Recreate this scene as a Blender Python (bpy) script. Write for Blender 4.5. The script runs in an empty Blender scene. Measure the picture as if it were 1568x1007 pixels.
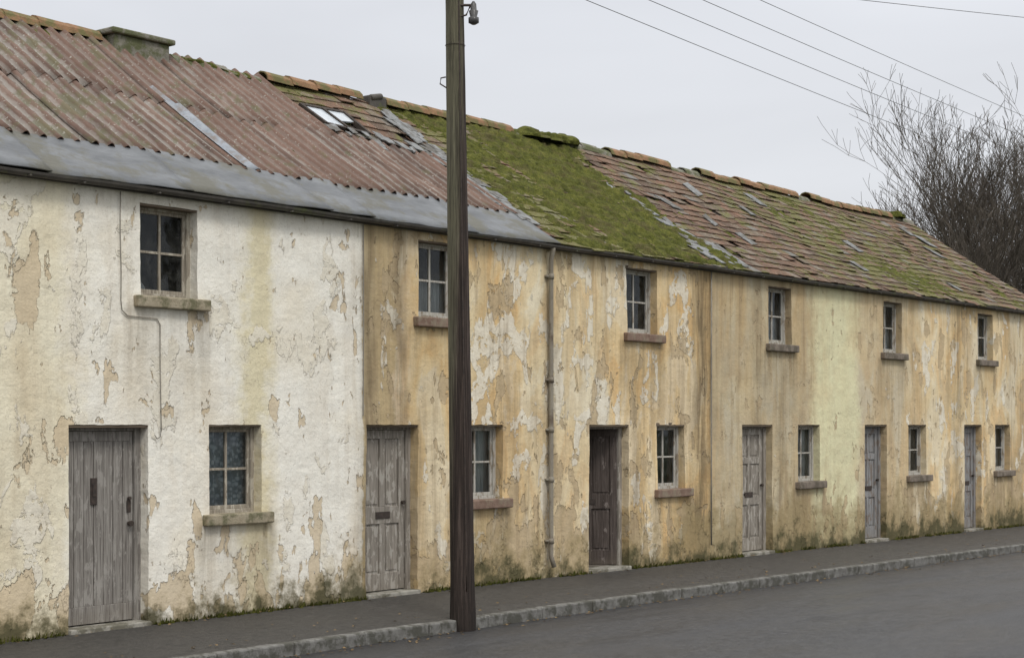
import bpy, math, random
from mathutils import Vector, noise
random.seed(7)
R=random.random
def U(a,b): return a+(b-a)*random.random()
scene=bpy.context.scene
def pn(x,y=0.0,z=0.0): return noise.noise(Vector((x,y,z)))

# ------------------------------------------------------------------ node helpers
class M:
    def __init__(s,name,rough=0.85,spec=0.3):
        s.m=bpy.data.materials.new(name); s.m.use_nodes=True
        s.nt=s.m.node_tree; s.nt.nodes.clear()
        s.out=s.nt.nodes.new('ShaderNodeOutputMaterial')
        s.b=s.nt.nodes.new('ShaderNodeBsdfPrincipled')
        s.nt.links.new(s.b.outputs[0],s.out.inputs[0])
        s.b.inputs['Roughness'].default_value=rough
        s.b.inputs['Specular IOR Level'].default_value=spec
        s.tc=s.nt.nodes.new('ShaderNodeTexCoord'); s.P=s.tc.outputs['Object']
    def put(s,inp,v):
        if isinstance(v,bpy.types.NodeSocket): s.nt.links.new(v,inp)
        elif v is not None:
            if isinstance(v,(tuple,list)) and len(v)==3 and inp.type=='RGBA': v=(*v,1)
            inp.default_value=v
    def mp(s,vec,scale=(1,1,1),loc=(0,0,0),rot=(0,0,0)):
        n=s.nt.nodes.new('ShaderNodeMapping'); s.put(n.inputs[0],vec)
        n.inputs['Scale'].default_value=scale; n.inputs['Location'].default_value=loc; n.inputs['Rotation'].default_value=rot
        return n.outputs[0]
    def noise(s,scale,detail=4,rough=.55,dist=0,vec=None,sc=None,loc=(0,0,0)):
        n=s.nt.nodes.new('ShaderNodeTexNoise'); v=vec or s.P
        if sc or loc!=(0,0,0): v=s.mp(v,sc or (1,1,1),loc)
        s.put(n.inputs['Vector'],v); n.inputs['Scale'].default_value=scale
        n.inputs['Detail'].default_value=detail; n.inputs['Roughness'].default_value=rough; n.inputs['Distortion'].default_value=dist
        return n.outputs['Fac']
    def voro(s,scale,feature='F1',vec=None,rand=1):
        n=s.nt.nodes.new('ShaderNodeTexVoronoi'); n.feature=feature; s.put(n.inputs['Vector'],vec or s.P)
        n.inputs['Scale'].default_value=scale; n.inputs['Randomness'].default_value=rand
        return n.outputs
    def math(s,op,a,b=None,c=None,clamp=False):
        n=s.nt.nodes.new('ShaderNodeMath'); n.operation=op; n.use_clamp=clamp
        s.put(n.inputs[0],a)
        if b is not None: s.put(n.inputs[1],b)
        if c is not None: s.put(n.inputs[2],c)
        return n.outputs[0]
    def mix(s,f,a,b,blend='MIX'):
        n=s.nt.nodes.new('ShaderNodeMix'); n.data_type='RGBA'; n.blend_type=blend
        s.put(n.inputs[0],f); s.put(n.inputs[6],a); s.put(n.inputs[7],b); return n.outputs[2]
    def ramp(s,f,stops,interp='LINEAR'):
        n=s.nt.nodes.new('ShaderNodeValToRGB'); s.put(n.inputs[0],f); cr=n.color_ramp; cr.interpolation=interp
        stops=sorted(stops,key=lambda q:q[0])
        cr.elements[0].position=stops[0][0]; cr.elements[1].position=stops[-1][0]
        for p,c in stops[1:-1]: cr.elements.new(p)
        for e,(p,c) in zip(cr.elements,stops):
            e.color=(c,c,c,1) if isinstance(c,(int,float)) else (*c,1)
        return n.outputs[0]
    def thr(s,n,t,k=60):
        return s.math('ADD',s.math('MULTIPLY',s.math('SUBTRACT',n,t),k),.5,clamp=True)
    def attr(s,name,out='Fac'):
        n=s.nt.nodes.new('ShaderNodeAttribute'); n.attribute_name=name; return n.outputs[out]
    def xyz(s):
        n=s.nt.nodes.new('ShaderNodeSeparateXYZ'); s.put(n.inputs[0],s.P); return n.outputs
    def bump(s,h,dist=.01,strength=1,prev=None):
        n=s.nt.nodes.new('ShaderNodeBump'); s.put(n.inputs['Height'],h)
        n.inputs['Distance'].default_value=dist; n.inputs['Strength'].default_value=strength
        if prev: s.put(n.inputs['Normal'],prev)
        return n.outputs[0]
    def fin(s,col=None,normal=None,rough=None):
        if col is not None: s.put(s.b.inputs['Base Color'],col)
        if normal is not None: s.put(s.b.inputs['Normal'],normal)
        if rough is not None: s.put(s.b.inputs['Roughness'],rough)
        return s.m

def steps(lst,width=.1,L=36.0):
    out=[(0.0,lst[0][1])]
    for (xa,va),(xb,vb) in zip(lst,lst[1:]):
        out.append(((xb-width)/L,va)); out.append(((xb+width)/L,vb))
    return out

# ------------------------------------------------------------------ wall plaster
def mat_plaster():
    m=M('peeling_plaster',.92,.15)
    x,y,z=m.xyz()
    w1=m.noise(1.3,3,.5,sc=(1,1,.45)); w2=m.noise(7,3,.6)
    xd=m.math('ADD',x,m.math('ADD',m.math('MULTIPLY',m.math('SUBTRACT',w1,.5),.8),m.math('MULTIPLY',m.math('SUBTRACT',w2,.5),.4)))
    xn=m.math('DIVIDE',xd,36.0)
    xe=m.math('DIVIDE',m.math('ADD',x,m.math('MULTIPLY',m.math('SUBTRACT',w2,.5),.12)),36.0)
    W=(.85,.82,.73)
    topA=m.ramp(xn,steps([(0,(.62,.50,.30)),(5,(.78,.72,.58)),(8.6,(.80,.74,.57)),(9.6,W),(11.72,(.70,.63,.42)),(12.05,W),(13.3,W),
        (14.3,(.62,.46,.24)),(15.2,(.69,.54,.31)),(15.9,(.66,.44,.20)),(16.4,(.78,.68,.47)),(17.3,(.76,.66,.46)),(18.4,(.74,.52,.26)),(19.7,(.68,.47,.23))],.12))
    topB=m.ramp(xn,steps([(0,(.42,.365,.255)),(24.15,(.70,.67,.43)),(25.9,(.48,.405,.28)),(27.6,(.58,.47,.30)),(28.3,(.80,.67,.45)),(29.4,(.69,.50,.27)),(30.3,(.58,.455,.28)),(31.3,(.75,.58,.35)),(32.2,(.51,.42,.28)),(33.8,(.62,.49,.30))],.1))
    top=m.mix(m.thr(xe,21.05/36,1500),topA,topB)
    aside=m.math('SUBTRACT',1,m.thr(xe,13.56/36,1500))
    big=m.noise(.8,3,.6,loc=(3,0,7))
    lay=m.noise(.95,6,.58,.6,loc=(11,2,5),sc=(1.35,1,.6))
    layc=m.ramp(lay,[(.36,(.47,.35,.20)),(.405,(.64,.45,.23)),(.45,(.70,.45,.20)),(.475,(.76,.57,.31)),(.54,(.78,.65,.42)),(.555,(.82,.75,.58)),(.62,(.80,.72,.54))])
    lf=m.ramp(xn,steps([(0,.3),(8,.0),(13.7,.6),(21.0,.22),(24.1,.05),(25.9,.3),(28.2,.6)],.2))
    top=m.mix(lf,top,layc)
    isB=m.math('MULTIPLY',m.thr(xe,13.56/36,1500),m.math('SUBTRACT',1,m.thr(xn,14.15/36,300)))
    top=m.mix(m.math('MULTIPLY',isB,.85),top,(.48,.365,.19))
    isA=m.math('MULTIPLY',m.thr(xn,13.0/36,300),m.math('SUBTRACT',1,m.thr(xe,13.56/36,1500)))
    top=m.mix(isA,top,W)
    top=m.mix(m.math('MULTIPLY',m.thr(big,.57,6),m.math('SUBTRACT',.45,m.math('MULTIPLY',aside,.20))),top,(.70,.57,.34))
    # vertical water staining, in clumps
    st=m.noise(1.9,5,.6,.4,sc=(1.25,1,.22),loc=(9,0,2)); clump=m.thr(m.noise(.75,3,.6,loc=(6,6,1),sc=(1,1,.6)),.48,7)
    stx=m.ramp(xn,steps([(0,.4),(9.2,.2),(13.5,.8),(17.2,.75),(20.5,1),(24.2,.35),(26,.9),(28.2,.5),(29.6,.85)],.2))
    top=m.mix(m.math('MULTIPLY',m.math('MULTIPLY',m.thr(st,.53,6),clump),m.math('MULTIPLY',stx,.75)),top,(.46,.325,.165))
    st2=m.noise(3.2,5,.65,.2,sc=(2.2,1,.13),loc=(1,5,2))
    st2m=m.math('MULTIPLY',m.math('MULTIPLY',m.thr(st2,.56,7),m.math('ADD',.2,m.math('MULTIPLY',clump,.8))),m.math('MULTIPLY',stx,.60))
    # remnant whitewash
    n2=m.noise(1.7,7,.60,.3,loc=(20,3,4),sc=(1.25,1,.7))
    t2=m.ramp(xn,steps([(0,.6),(5,.5),(9,.60),(13.5,.61),(15.2,.56),(16.2,.525),(17.0,.52),(18.4,.565),(19.6,.585),(20.6,.70),(26,.66),(28,.57),(30.6,.60)],.3))
    mk2=m.thr(n2,t2,70)
    fl=m.noise(5.5,5,.6,.2,loc=(4,8,1)); mk2=m.math('MULTIPLY',mk2,m.math('SUBTRACT',1,m.thr(fl,.59,50)))
    remn=m.mix(m.noise(14,3,.6),(.72,.66,.53),(.82,.78,.67))
    col=m.mix(m.math('MULTIPLY',mk2,.88),top,remn)
    # peeled patches
    n1=m.noise(2.3,7,.55,.25,loc=(0,1,0),sc=(1.4,1,.75))
    zlow=m.math('MULTIPLY',m.math('SUBTRACT',1.3,z,clamp=True),.12)
    t1=m.ramp(xn,steps([(0,.58),(8.6,.60),(9.8,.64),(13.4,.61),(14,.60),(17,.575),(19,.61),(21,.65),(26,.61),(29,.58)],.3))
    n1b=m.math('ADD',n1,zlow)
    mk1=m.thr(n1b,t1,90)
    n3=m.noise(6.5,6,.6,.3,loc=(7,1,3),sc=(1.3,1,.7))
    zl3=m.math('MULTIPLY',m.math('SUBTRACT',.9,z,clamp=True),.09)
    mk3=m.thr(m.math('ADD',n3,zl3),.675,70)
    mk=m.math('MAXIMUM',mk1,mk3)
    expc=m.mix(m.noise(3.1,4,.6,loc=(2,2,2)),(.44,.33,.19),(.60,.48,.31))
    expc=m.mix(m.math('MULTIPLY',m.thr(m.noise(20,4,.7),.5,5),.35),expc,(.34,.27,.18))
    lite=m.mix(big,(.70,.61,.45),(.64,.50,.32))
    expc=m.mix(aside,expc,m.mix(.70,expc,lite))
    col=m.mix(m.math('MULTIPLY',mk,.86),col,expc)
    e1=m.math('SUBTRACT',1,m.math('MULTIPLY',m.math('ABSOLUTE',m.math('SUBTRACT',n1b,t1)),140),clamp=True)
    e2=m.math('SUBTRACT',1,m.math('MULTIPLY',m.math('ABSOLUTE',m.math('SUBTRACT',n2,t2)),170),clamp=True)
    edge=m.math('MULTIPLY',m.math('MAXIMUM',e1,m.math('MULTIPLY',e2,.6)),m.thr(w2,.46,8))
    col=m.mix(m.math('MULTIPLY',edge,.5),col,(.25,.19,.12))
    # a few hairline cracks
    dv=m.nt.nodes.new('ShaderNodeVectorMath'); dv.operation='ADD'
    nn=m.nt.nodes.new('ShaderNodeTexNoise'); m.put(nn.inputs['Vector'],m.P); nn.inputs['Scale'].default_value=2.2; nn.inputs['Detail'].default_value=4
    m.put(dv.inputs[0],m.P); m.put(dv.inputs[1],nn.outputs['Color'])
    vd=m.voro(.8,'DISTANCE_TO_EDGE',dv.outputs[0])['Distance']
    crk=m.math('MULTIPLY',m.math('SUBTRACT',1,m.math('MULTIPLY',vd,210),clamp=True),m.thr(m.noise(1.1,2,loc=(5,5,5)),.58,14))
    col=m.mix(m.math('MULTIPLY',crk,m.math('SUBTRACT',.72,m.math('MULTIPLY',aside,.35))),col,(.16,.12,.08))
    col=m.mix(st2m,col,(.28,.205,.125))
    sp=m.noise(45,4,.75)
    col=m.mix(m.math('MULTIPLY',m.thr(sp,.60,9),.28),col,(.32,.26,.17))
    md=m.noise(5,5,.7,loc=(3,3,3)); col=m.mix(m.math('MULTIPLY',m.thr(md,.53,4),m.math('SUBTRACT',.26,m.math('MULTIPLY',aside,.14))),col,(.50,.39,.24))
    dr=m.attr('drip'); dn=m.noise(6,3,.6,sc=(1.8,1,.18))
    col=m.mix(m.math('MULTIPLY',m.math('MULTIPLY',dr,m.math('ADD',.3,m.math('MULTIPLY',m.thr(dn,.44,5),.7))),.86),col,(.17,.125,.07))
    # damp and algae at the foot of the wall
    bn=m.noise(3,6,.68,loc=(1,1,9)); bn2=m.noise(.9,3,.6,loc=(7,2,2),sc=(1,1,.4)); bh=m.ramp(xn,steps([(0,.46),(13.5,.65),(20,.92),(24,.80),(28,.74)],.5))
    zb=m.math('SUBTRACT',m.math('ADD',bh,m.math('ADD',m.math('MULTIPLY',m.math('SUBTRACT',bn,.5),2.2),m.math('MULTIPLY',m.math('SUBTRACT',bn2,.5),1.5))),z)
    col=m.mix(m.math('MULTIPLY',m.math('MULTIPLY',zb,2.2,clamp=True),.70),col,(.29,.225,.115))
    zb2=m.math('SUBTRACT',m.math('ADD',.27,m.math('ADD',m.math('MULTIPLY',m.math('SUBTRACT',bn,.5),1.7),m.math('MULTIPLY',m.math('SUBTRACT',bn2,.5),.9))),z)
    col=m.mix(m.math('MULTIPLY',m.math('MULTIPLY',zb2,3.5,clamp=True),.86),col,(.062,.060,.028))
    h=m.math('MULTIPLY',mk,-.9)
    h=m.math('ADD',h,m.math('MULTIPLY',mk2,.45))
    h=m.math('ADD',h,m.math('MULTIPLY',m.noise(11,6,.65),1.1))
    return m.fin(col,m.bump(h,.015,.95))

def mat_simple(name,c1,c2,scale=8,rough=.85,bump=.004,sc=None,dirt=None,dirtthr=.55,spec=.3,detail=4):
    m=M(name,rough,spec)
    n=m.noise(scale,detail,.62,.2,sc=sc)
    col=m.mix(m.ramp(n,[(.3,0),(.7,1)]),c1,c2)
    if dirt:
        col=m.mix(m.math('MULTIPLY',m.thr(m.noise(scale*.45,5,.7,loc=(3,7,1)),dirtthr,9),.85),col,dirt)
    f=m.noise(scale*5,3,.6,sc=sc)
    return m.fin(m.mix(.15,col,m.mix(f,(0,0,0),(1,1,1)),'OVERLAY'),m.bump(f,bump,1) if bump else None)

def mat_wood(name,c1,c2,c3,peel=None,pt=.5,scale=1.0):
    m=M(name,.88,.2)
    g=m.noise(14*scale,6,.7,.6,sc=(3,3,.12)); g2=m.noise(60*scale,3,.6,.2,sc=(3,3,.06))
    col=m.ramp(g,[(.3,c1),(.5,c2),(.7,c3)])
    col=m.mix(m.math('MULTIPLY',m.thr(g2,.55,7),.45),col,tuple(q*.35 for q in c1))
    if peel:
        p=m.noise(9,6,.65,.3,sc=(1.5,1.5,.5),loc=(3,1,2))
        col=m.mix(m.math('MULTIPLY',m.thr(p,pt,30),.8),col,peel)
    z=m.xyz()[2]
    lo=m.math('SUBTRACT',m.math('ADD',.3,m.math('MULTIPLY',m.math('SUBTRACT',m.noise(5,4),.5),.8)),z)
    col=m.mix(m.math('MULTIPLY',m.math('MULTIPLY',lo,2,clamp=True),.5),col,(.15,.125,.09))
    return m.fin(col,m.bump(g2,.004,1))

PL=mat_plaster()
M_GABLE=mat_simple('gable_render',(.42,.36,.24),(.55,.48,.34),3,dirt=(.2,.17,.1))
M_DARK=mat_simple('painted_unlit_interior',(.02,.018,.016),(.035,.03,.025),4)  # near-black colour paints in the darkness of unlit rooms
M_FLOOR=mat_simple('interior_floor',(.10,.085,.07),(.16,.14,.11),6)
M_SILL=mat_simple('stone_sill',(.28,.235,.16),(.38,.33,.24),9,dirt=(.12,.115,.06),dirtthr=.53,bump=.008)
M_SILLR=mat_simple('painted_red_brown_sill',(.15,.095,.068),(.24,.165,.125),10,dirt=(.25,.21,.15),dirtthr=.55,bump=.006)
M_SILLG=mat_simple('grey_brown_sill',(.15,.12,.095),(.24,.20,.16),10,dirt=(.10,.085,.06),dirtthr=.52,bump=.006)
M_STEP=mat_simple('concrete_step',(.26,.245,.21),(.36,.34,.29),10,dirt=(.11,.10,.07),dirtthr=.5,bump=.006)
M_LINT=mat_simple('timber_lintel',(.09,.07,.05),(.17,.13,.09),12,sc=(.2,1,3))
M_FR_A=mat_wood('window_frame_weathered',(.20,.17,.13),(.33,.29,.23),(.42,.38,.31),(.48,.44,.36),.55)
M_FR_B=mat_wood('window_frame_offwhite',(.34,.32,.28),(.46,.44,.39),(.56,.53,.47),(.22,.18,.13),.55)
M_DOOR_GREY=mat_wood('door_weathered_grey',(.13,.115,.10),(.25,.23,.205),(.35,.33,.295),(.32,.30,.27),.56)
M_DOOR_TAN=mat_wood('door_weathered_tan',(.16,.14,.115),(.28,.25,.21),(.38,.345,.30),(.42,.39,.34),.55)
M_DOOR_BROWN=mat_wood('door_dark_brown',(.045,.036,.032),(.09,.072,.062),(.15,.125,.11),(.22,.19,.17),.62)
M_DOOR_BLUE=mat_wood('door_grey_paint',(.16,.155,.148),(.27,.265,.26),(.37,.365,.355),(.18,.14,.11),.55)
M_IRON=mat_simple('rusty_iron',(.03,.025,.022),(.07,.05,.04),20,.6,bump=.002)
M_GUT=mat_simple('gutter_cast_iron',(.05,.045,.04),(.10,.09,.075),6,.6,bump=.002,dirt=(.09,.10,.04),dirtthr=.6)
M_PIPE=mat_simple('downpipe_paint',(.30,.27,.21),(.20,.175,.14),7,.7,bump=.002,dirt=(.12,.09,.065),dirtthr=.58,sc=(1,1,.4))
M_CABLE=mat_simple('grey_cable',(.20,.18,.15),(.30,.27,.22),10,.7,bump=.001)

def mat_glass():
    m=M('window_glass'); nt=m.nt; nt.nodes.remove(m.b)
    tr=nt.nodes.new('ShaderNodeBsdfTransparent'); tr.inputs[0].default_value=(.78,.82,.82,1)
    gl=nt.nodes.new('ShaderNodeBsdfGlossy'); gl.inputs['Roughness'].default_value=.06; gl.inputs[0].default_value=(.7,.74,.78,1)
    df=nt.nodes.new('ShaderNodeBsdfDiffuse'); df.inputs[0].default_value=(.22,.22,.20,1)
    fr=nt.nodes.new('ShaderNodeFresnel'); fr.inputs[0].default_value=1.45
    m.put(gl.inputs['Normal'],m.bump(m.noise(2.5,2),.02,.4))
    mx=nt.nodes.new('ShaderNodeMixShader'); m.put(mx.inputs[0],fr.outputs[0]); m.put(mx.inputs[1],tr.outputs[0]); m.put(mx.inputs[2],gl.outputs[0])
    m2=nt.nodes.new('ShaderNodeMixShader'); m.put(m2.inputs[0],m.ramp(m.noise(7,4,.7),[(.4,.02),(.75,.2)])); m.put(m2.inputs[1],mx.outputs[0]); m.put(m2.inputs[2],df.outputs[0])
    nt.links.new(m2.outputs[0],m.out.inputs[0]); return m.m
M_GLASS=mat_glass()
def mat_lace():
    m=M('lace_curtain',.9)
    v=m.voro(20)['Distance']; n=m.noise(14,5,.6)
    pat=m.thr(m.math('ADD',v,m.math('MULTIPLY',n,.8)),.84,3)
    col=m.mix(pat,(.56,.60,.64),(.24,.27,.30))
    return m.fin(col)
M_LACE=mat_lace()
M_CURT=mat_simple('net_curtain',(.30,.30,.30),(.56,.56,.55),16,.9,sc=(3,1,.08))

# ------------------------------------------------------------------ mesh builder
class MB:
    def __init__(s): s.v=[];s.f=[];s.a=[]
    def quad(s,*p,a=0):
        i=len(s.v); s.v+=p; s.f.append(tuple(range(i,i+len(p)))); s.a+= [a]*len(p)
    def box(s,x0,x1,y0,y1,z0,z1,a=0,tf=None):
        i=len(s.v)
        P=[(x0,y0,z0),(x1,y0,z0),(x1,y1,z0),(x0,y1,z0),(x0,y0,z1),(x1,y0,z1),(x1,y1,z1),(x0,y1,z1)]
        if tf: P=[tf(*p) for p in P]
        s.v+=P; s.a+=[a]*8
        for f in [(0,3,2,1),(4,5,6,7),(0,1,5,4),(1,2,6,5),(2,3,7,6),(3,0,4,7)]: s.f.append(tuple(i+k for k in f))
    def tube(s,pts,rad,n=8,cap=True,a=0):
        i0=len(s.v); pts=[Vector(p) for p in pts]
        for k,p in enumerate(pts):
            d=(pts[min(k+1,len(pts)-1)]-pts[max(k-1,0)])
            if d.length<1e-6: d=Vector((0,0,1))
            d.normalize(); ref=Vector((0,0,1)) if abs(d.z)<.9 else Vector((1,0,0))
            u=d.cross(ref).normalized(); w=d.cross(u); r=rad[k] if isinstance(rad,(list,tuple)) else rad
            for j in range(n):
                t=2*math.pi*j/n; s.v.append(tuple(p+u*math.cos(t)*r+w*math.sin(t)*r)); s.a.append(a)
        for k in range(len(pts)-1):
            for j in range(n):
                A=i0+k*n+j;B=i0+k*n+(j+1)%n; s.f.append((A,B,B+n,A+n))
        if cap:
            s.f.append(tuple(i0+j for j in range(n))[::-1]); e=i0+(len(pts)-1)*n; s.f.append(tuple(e+j for j in range(n)))
    def obj(s,name,mat,parent=None,smooth=False,bevel=0,attr=None):
        me=bpy.data.meshes.new(name); me.from_pydata([tuple(q) for q in s.v],[],s.f); me.materials.append(mat)
        if attr:
            at=me.attributes.new(attr,'FLOAT','POINT'); at.data.foreach_set('value',s.a)
        if smooth: me.polygons.foreach_set('use_smooth',[True]*len(me.polygons))
        o=bpy.data.objects.new(name,me); scene.collection.objects.link(o)
        if parent: o.parent=parent
        if bevel:
            b=o.modifiers.new('Bevel','BEVEL'); b.width=bevel; b.segments=2; b.limit_method='ANGLE'
        return o
def empty(name,loc=(0,0,0)):
    e=bpy.data.objects.new(name,None); e.empty_display_size=.3; scene.collection.objects.link(e); return e

def gz(X): return -.006*max(0,X-16)
EZ=4.42; SL=.662; RW=3.4
def roofz(X,w):
    sag=.06*pn(X*.35,1.3)+.04*pn(X*1.1,w*.8,4)
    mid=-.05*math.sin(max(0,min(1,w/RW))*math.pi)*(1+pn(X*.5,7))
    return EZ+SL*w+(sag*min(1,max(.2,w/RW+.2)))+mid

# ------------------------------------------------------------------ houses data
DZ=2.0; WZ0,WZ1=1.06,2.0; UZ0,UZ1=3.27,4.2
houses=[
 dict(x=(.9,5.0),door=(1.4,2.35,'panel',M_DOOR_TAN),win=(3.1,3.85,'net'),up=(2.2,2.95,'none'),sill=M_SILL,fr=M_FR_A),
 dict(x=(5.0,9.2),door=(5.4,6.35,'panel',M_DOOR_GREY),win=(7.1,7.85,'net'),up=(6.2,6.95,'none'),sill=M_SILL,fr=M_FR_A),
 dict(x=(9.2,13.56),door=(9.54,10.49,'plank',M_DOOR_GREY),win=(11.28,12.0,'lace'),up=(10.39,11.12,'none'),sill=M_SILL,fr=M_FR_A),
 dict(x=(13.56,17.06),door=(13.61,14.5,'panel',M_DOOR_TAN),win=(15.36,16.10,'net'),up=(14.51,15.25,'net'),sill=M_SILLR,fr=M_FR_B),
 dict(x=(17.06,21.05),door=(17.96,18.90,'open',M_DOOR_BROWN),win=(19.62,20.35,'none'),up=(18.85,19.61,'none'),sill=M_SILLR,fr=M_FR_B),
 dict(x=(21.05,26.0),door=(21.98,22.91,'panel4',M_DOOR_TAN),win=(23.74,24.47,'net'),up=(22.78,23.52,'net'),sill=M_SILLG,fr=M_FR_B),
 dict(x=(26.0,30.2),door=(26.11,26.97,'panel4',M_DOOR_BLUE),win=(27.85,28.62,'none'),up=(26.82,27.58,'net'),sill=M_SILLG,fr=M_FR_B),
 dict(x=(30.2,35.0),door=(30.35,31.17,'panel4',M_DOOR_BLUE),win=(31.86,32.62,'net'),up=(30.98,31.73,'none'),sill=M_SILLG,fr=M_FR_B),
]
sills=[]
for h in houses:
    sills+= [(h['win'][0],h['win'][1],WZ0-.12),(h['up'][0],h['up'][1],UZ0-.12)]
def drip(X,Z):
    v=0
    for a,b,zs in sills:
        if Z<zs+.05:
            d=zs-Z
            ed=min(abs(X-a+.06),abs(X-b-.06))
            if a-.2<X<b+.2: v=max(v,(1-d/1.1)*(.25+.45*math.exp(-ed*9)))
    wob=.14*pn(Z*.9,5)+.05*pn(Z*4,2)
    for px,wd,am in ((17.05,.12,.7),(20.78,.24,1.0),(13.64,.10,.8),(14.15,.10,.85),(19.2,.08,.4),(19.05,.12,.5 if Z<3 else .1),(30.0,.2,.6),(22.4,.15,.5),(23.2,.12,.55)):
        v=max(v,am*math.exp(-((X+wob-px)/wd)**2))
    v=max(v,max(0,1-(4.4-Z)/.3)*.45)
    return max(0,min(1,v))
def wp(X,Z):
    return (X+.007*pn(X*7,Z*7,3)+.005*pn(X*19,Z*19,8), .018*pn(X*.8,Z*.8)+.008*pn(X*4,Z*4,2), Z+.007*pn(X*7,Z*7,11)+.005*pn(X*19,Z*19,15))
def subdiv(pts,st):
    pts=sorted(set(pts)); out=[]
    for a,b in zip(pts,pts[1:]):
        n=max(1,math.ceil((b-a)/st-1e-6)); out+=[a+(b-a)*k/n for k in range(n)]
    return out+[pts[-1]]
ZS=subdiv([-.5,WZ0,WZ1,UZ0,UZ1,EZ-.02],.06)
def build_wall(h,par):
    x0,x1=h['x']; D=h['door'];Wn=h['win'];Up=h['up']
    ops=[(D[0],D[1],-.5,DZ),(Wn[0],Wn[1],WZ0,WZ1),(Up[0],Up[1],UZ0,UZ1)]
    xs=subdiv([x0,x1]+[o[i] for o in ops for i in (0,1)],.06)
    mb=MB(); idx={}
    for i,X in enumerate(xs):
        for j,Z in enumerate(ZS):
            idx[i,j]=len(mb.v); mb.v.append(wp(X,Z)); mb.a.append(drip(X,Z))
    for i in range(len(xs)-1):
        cx=(xs[i]+xs[i+1])/2
        for j in range(len(ZS)-1):
            cz=(ZS[j]+ZS[j+1])/2
            if any(o[0]<cx<o[1] and o[2]<cz<o[3] for o in ops): continue
            mb.f.append((idx[i,j],idx[i+1,j],idx[i+1,j+1],idx[i,j+1]))
    dp=.24
    for o in ops:
        zz=[z for z in ZS if o[2]-1e-6<=z<=o[3]+1e-6]; xx=[x for x in xs if o[0]-1e-6<=x<=o[1]+1e-6]
        def strip(pts):
            for (a,b) in zip(pts,pts[1:]):
                A=wp(*a);B=wp(*b)
                mb.quad(A,B,(B[0],dp,B[2]),(A[0],dp,A[2]),a=.2)
        strip([(o[1],z) for z in zz]); strip([(o[0],z) for z in zz][::-1])
        strip([(x,o[3]) for x in xx])
        if o[2]>0: strip([(x,o[2]) for x in xx][::-1])
    mb.obj('front_wall',PL,par,smooth=False,attr='drip')

def build_window(x0,x1,z0,z1,h,par,kind):
    yf=.115; fr=h['fr']; mb=MB()
    t=.045
    X0,X1,Z0,Z1=x0-.01,x1+.01,z0,z1+.01
    mb.box(X0,X0+t,yf,yf+.09,Z0,Z1); mb.box(X1-t-.01,X1,yf,yf+.09,Z0,Z1)
    mb.box(X0+t,X1-t-.01,yf+.002,yf+.088,Z1-t-.01,Z1); mb.box(X0+t,X1-t-.01,yf-.01,yf+.088,Z0,Z0+.05)
    a,b,c,d=X0+t,X1-t-.01,Z0+.05,Z1-t-.01; s=.032
    ya,yb=yf+.025,yf+.065
    mb.box(a,a+s,ya,yb,c,d); mb.box(b-s,b,ya,yb,c,d)
    mb.box(a+s,b-s,ya+.002,yb-.002,c,c+s+.01); mb.box(a+s,b-s,ya+.002,yb-.002,d-s,d)
    cx=(a+b)/2; cz=(c+d)/2
    mb.box(cx-.014,cx+.014,ya+.004,yb-.004,c+s+.01,d-s)
    mb.box(a+s,cx-.014,ya+.006,yb-.006,cz-.013,cz+.013); mb.box(cx+.014,b-s,ya+.006,yb-.006,cz-.013,cz+.013)
    mb.obj('window_frame',fr,par,bevel=.004)
    g=MB(); ym=(ya+yb)/2
    for q0,q1 in ((a+s,cx-.014),(cx+.014,b-s)):
        for r0,r1 in ((c+s+.01,cz-.013),(cz+.013,d-s)):
            ty=U(-.004,.004)
            g.quad((q0,ym+ty,r0),(q1,ym-ty,r0),(q1,ym-ty*.3,r1),(q0,ym+ty*.6,r1))
    g.obj('window_glass',M_GLASS,par)
    if kind!='none':
        m=MB(); y0=yf+.13
        ranges=[(X0,X1,z0,z1)] if kind=='lace' else ([(X0,X0+.16,z0,z1),(X1-.30,X1,z0,z1)] if R()<.6 else [(X0,X1,z0,z0+(z1-z0)*.5)])
        for p0,p1,r0,r1 in ranges:
            i0=len(m.v); n=max(8,int((p1-p0)*90))
            for k in range(n+1):
                xx=p0+(p1-p0)*k/n; yy=y0+.016*math.sin(xx*75+2*pn(xx*6))
                m.v+=[(xx,yy,r0),(xx,yy*1.0+.004,r1)]; m.a+=[0,0]
            for k in range(n): m.f.append((i0+2*k,i0+2*k+2,i0+2*k+3,i0+2*k+1))
        m.obj('curtain',M_LACE if kind=='lace' else M_CURT,par,smooth=True)
    elif z0>3:
        m=MB(); m.tube([(x0+.2,yf+.2,z0+.03),(x0+.2,yf+.2,z0+.12),(x0+.2,yf+.2,z0+.2)],[.07,.09,.03],10); m.obj('window_ornament',M_CURT,par,smooth=True)
    s=MB(); e=.09
    s.box(x0-e,x1+e+.03,-.085,.125,z0-.105,z0+.012)
    o=s.obj('window_sill',h['sill'],par,bevel=.014)
    l=MB(); l.box(x0-.02,x1+.02,.012,.115,z1-.022,z1+.03); l.obj('window_lintel',M_LINT,par,bevel=.004)

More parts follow.
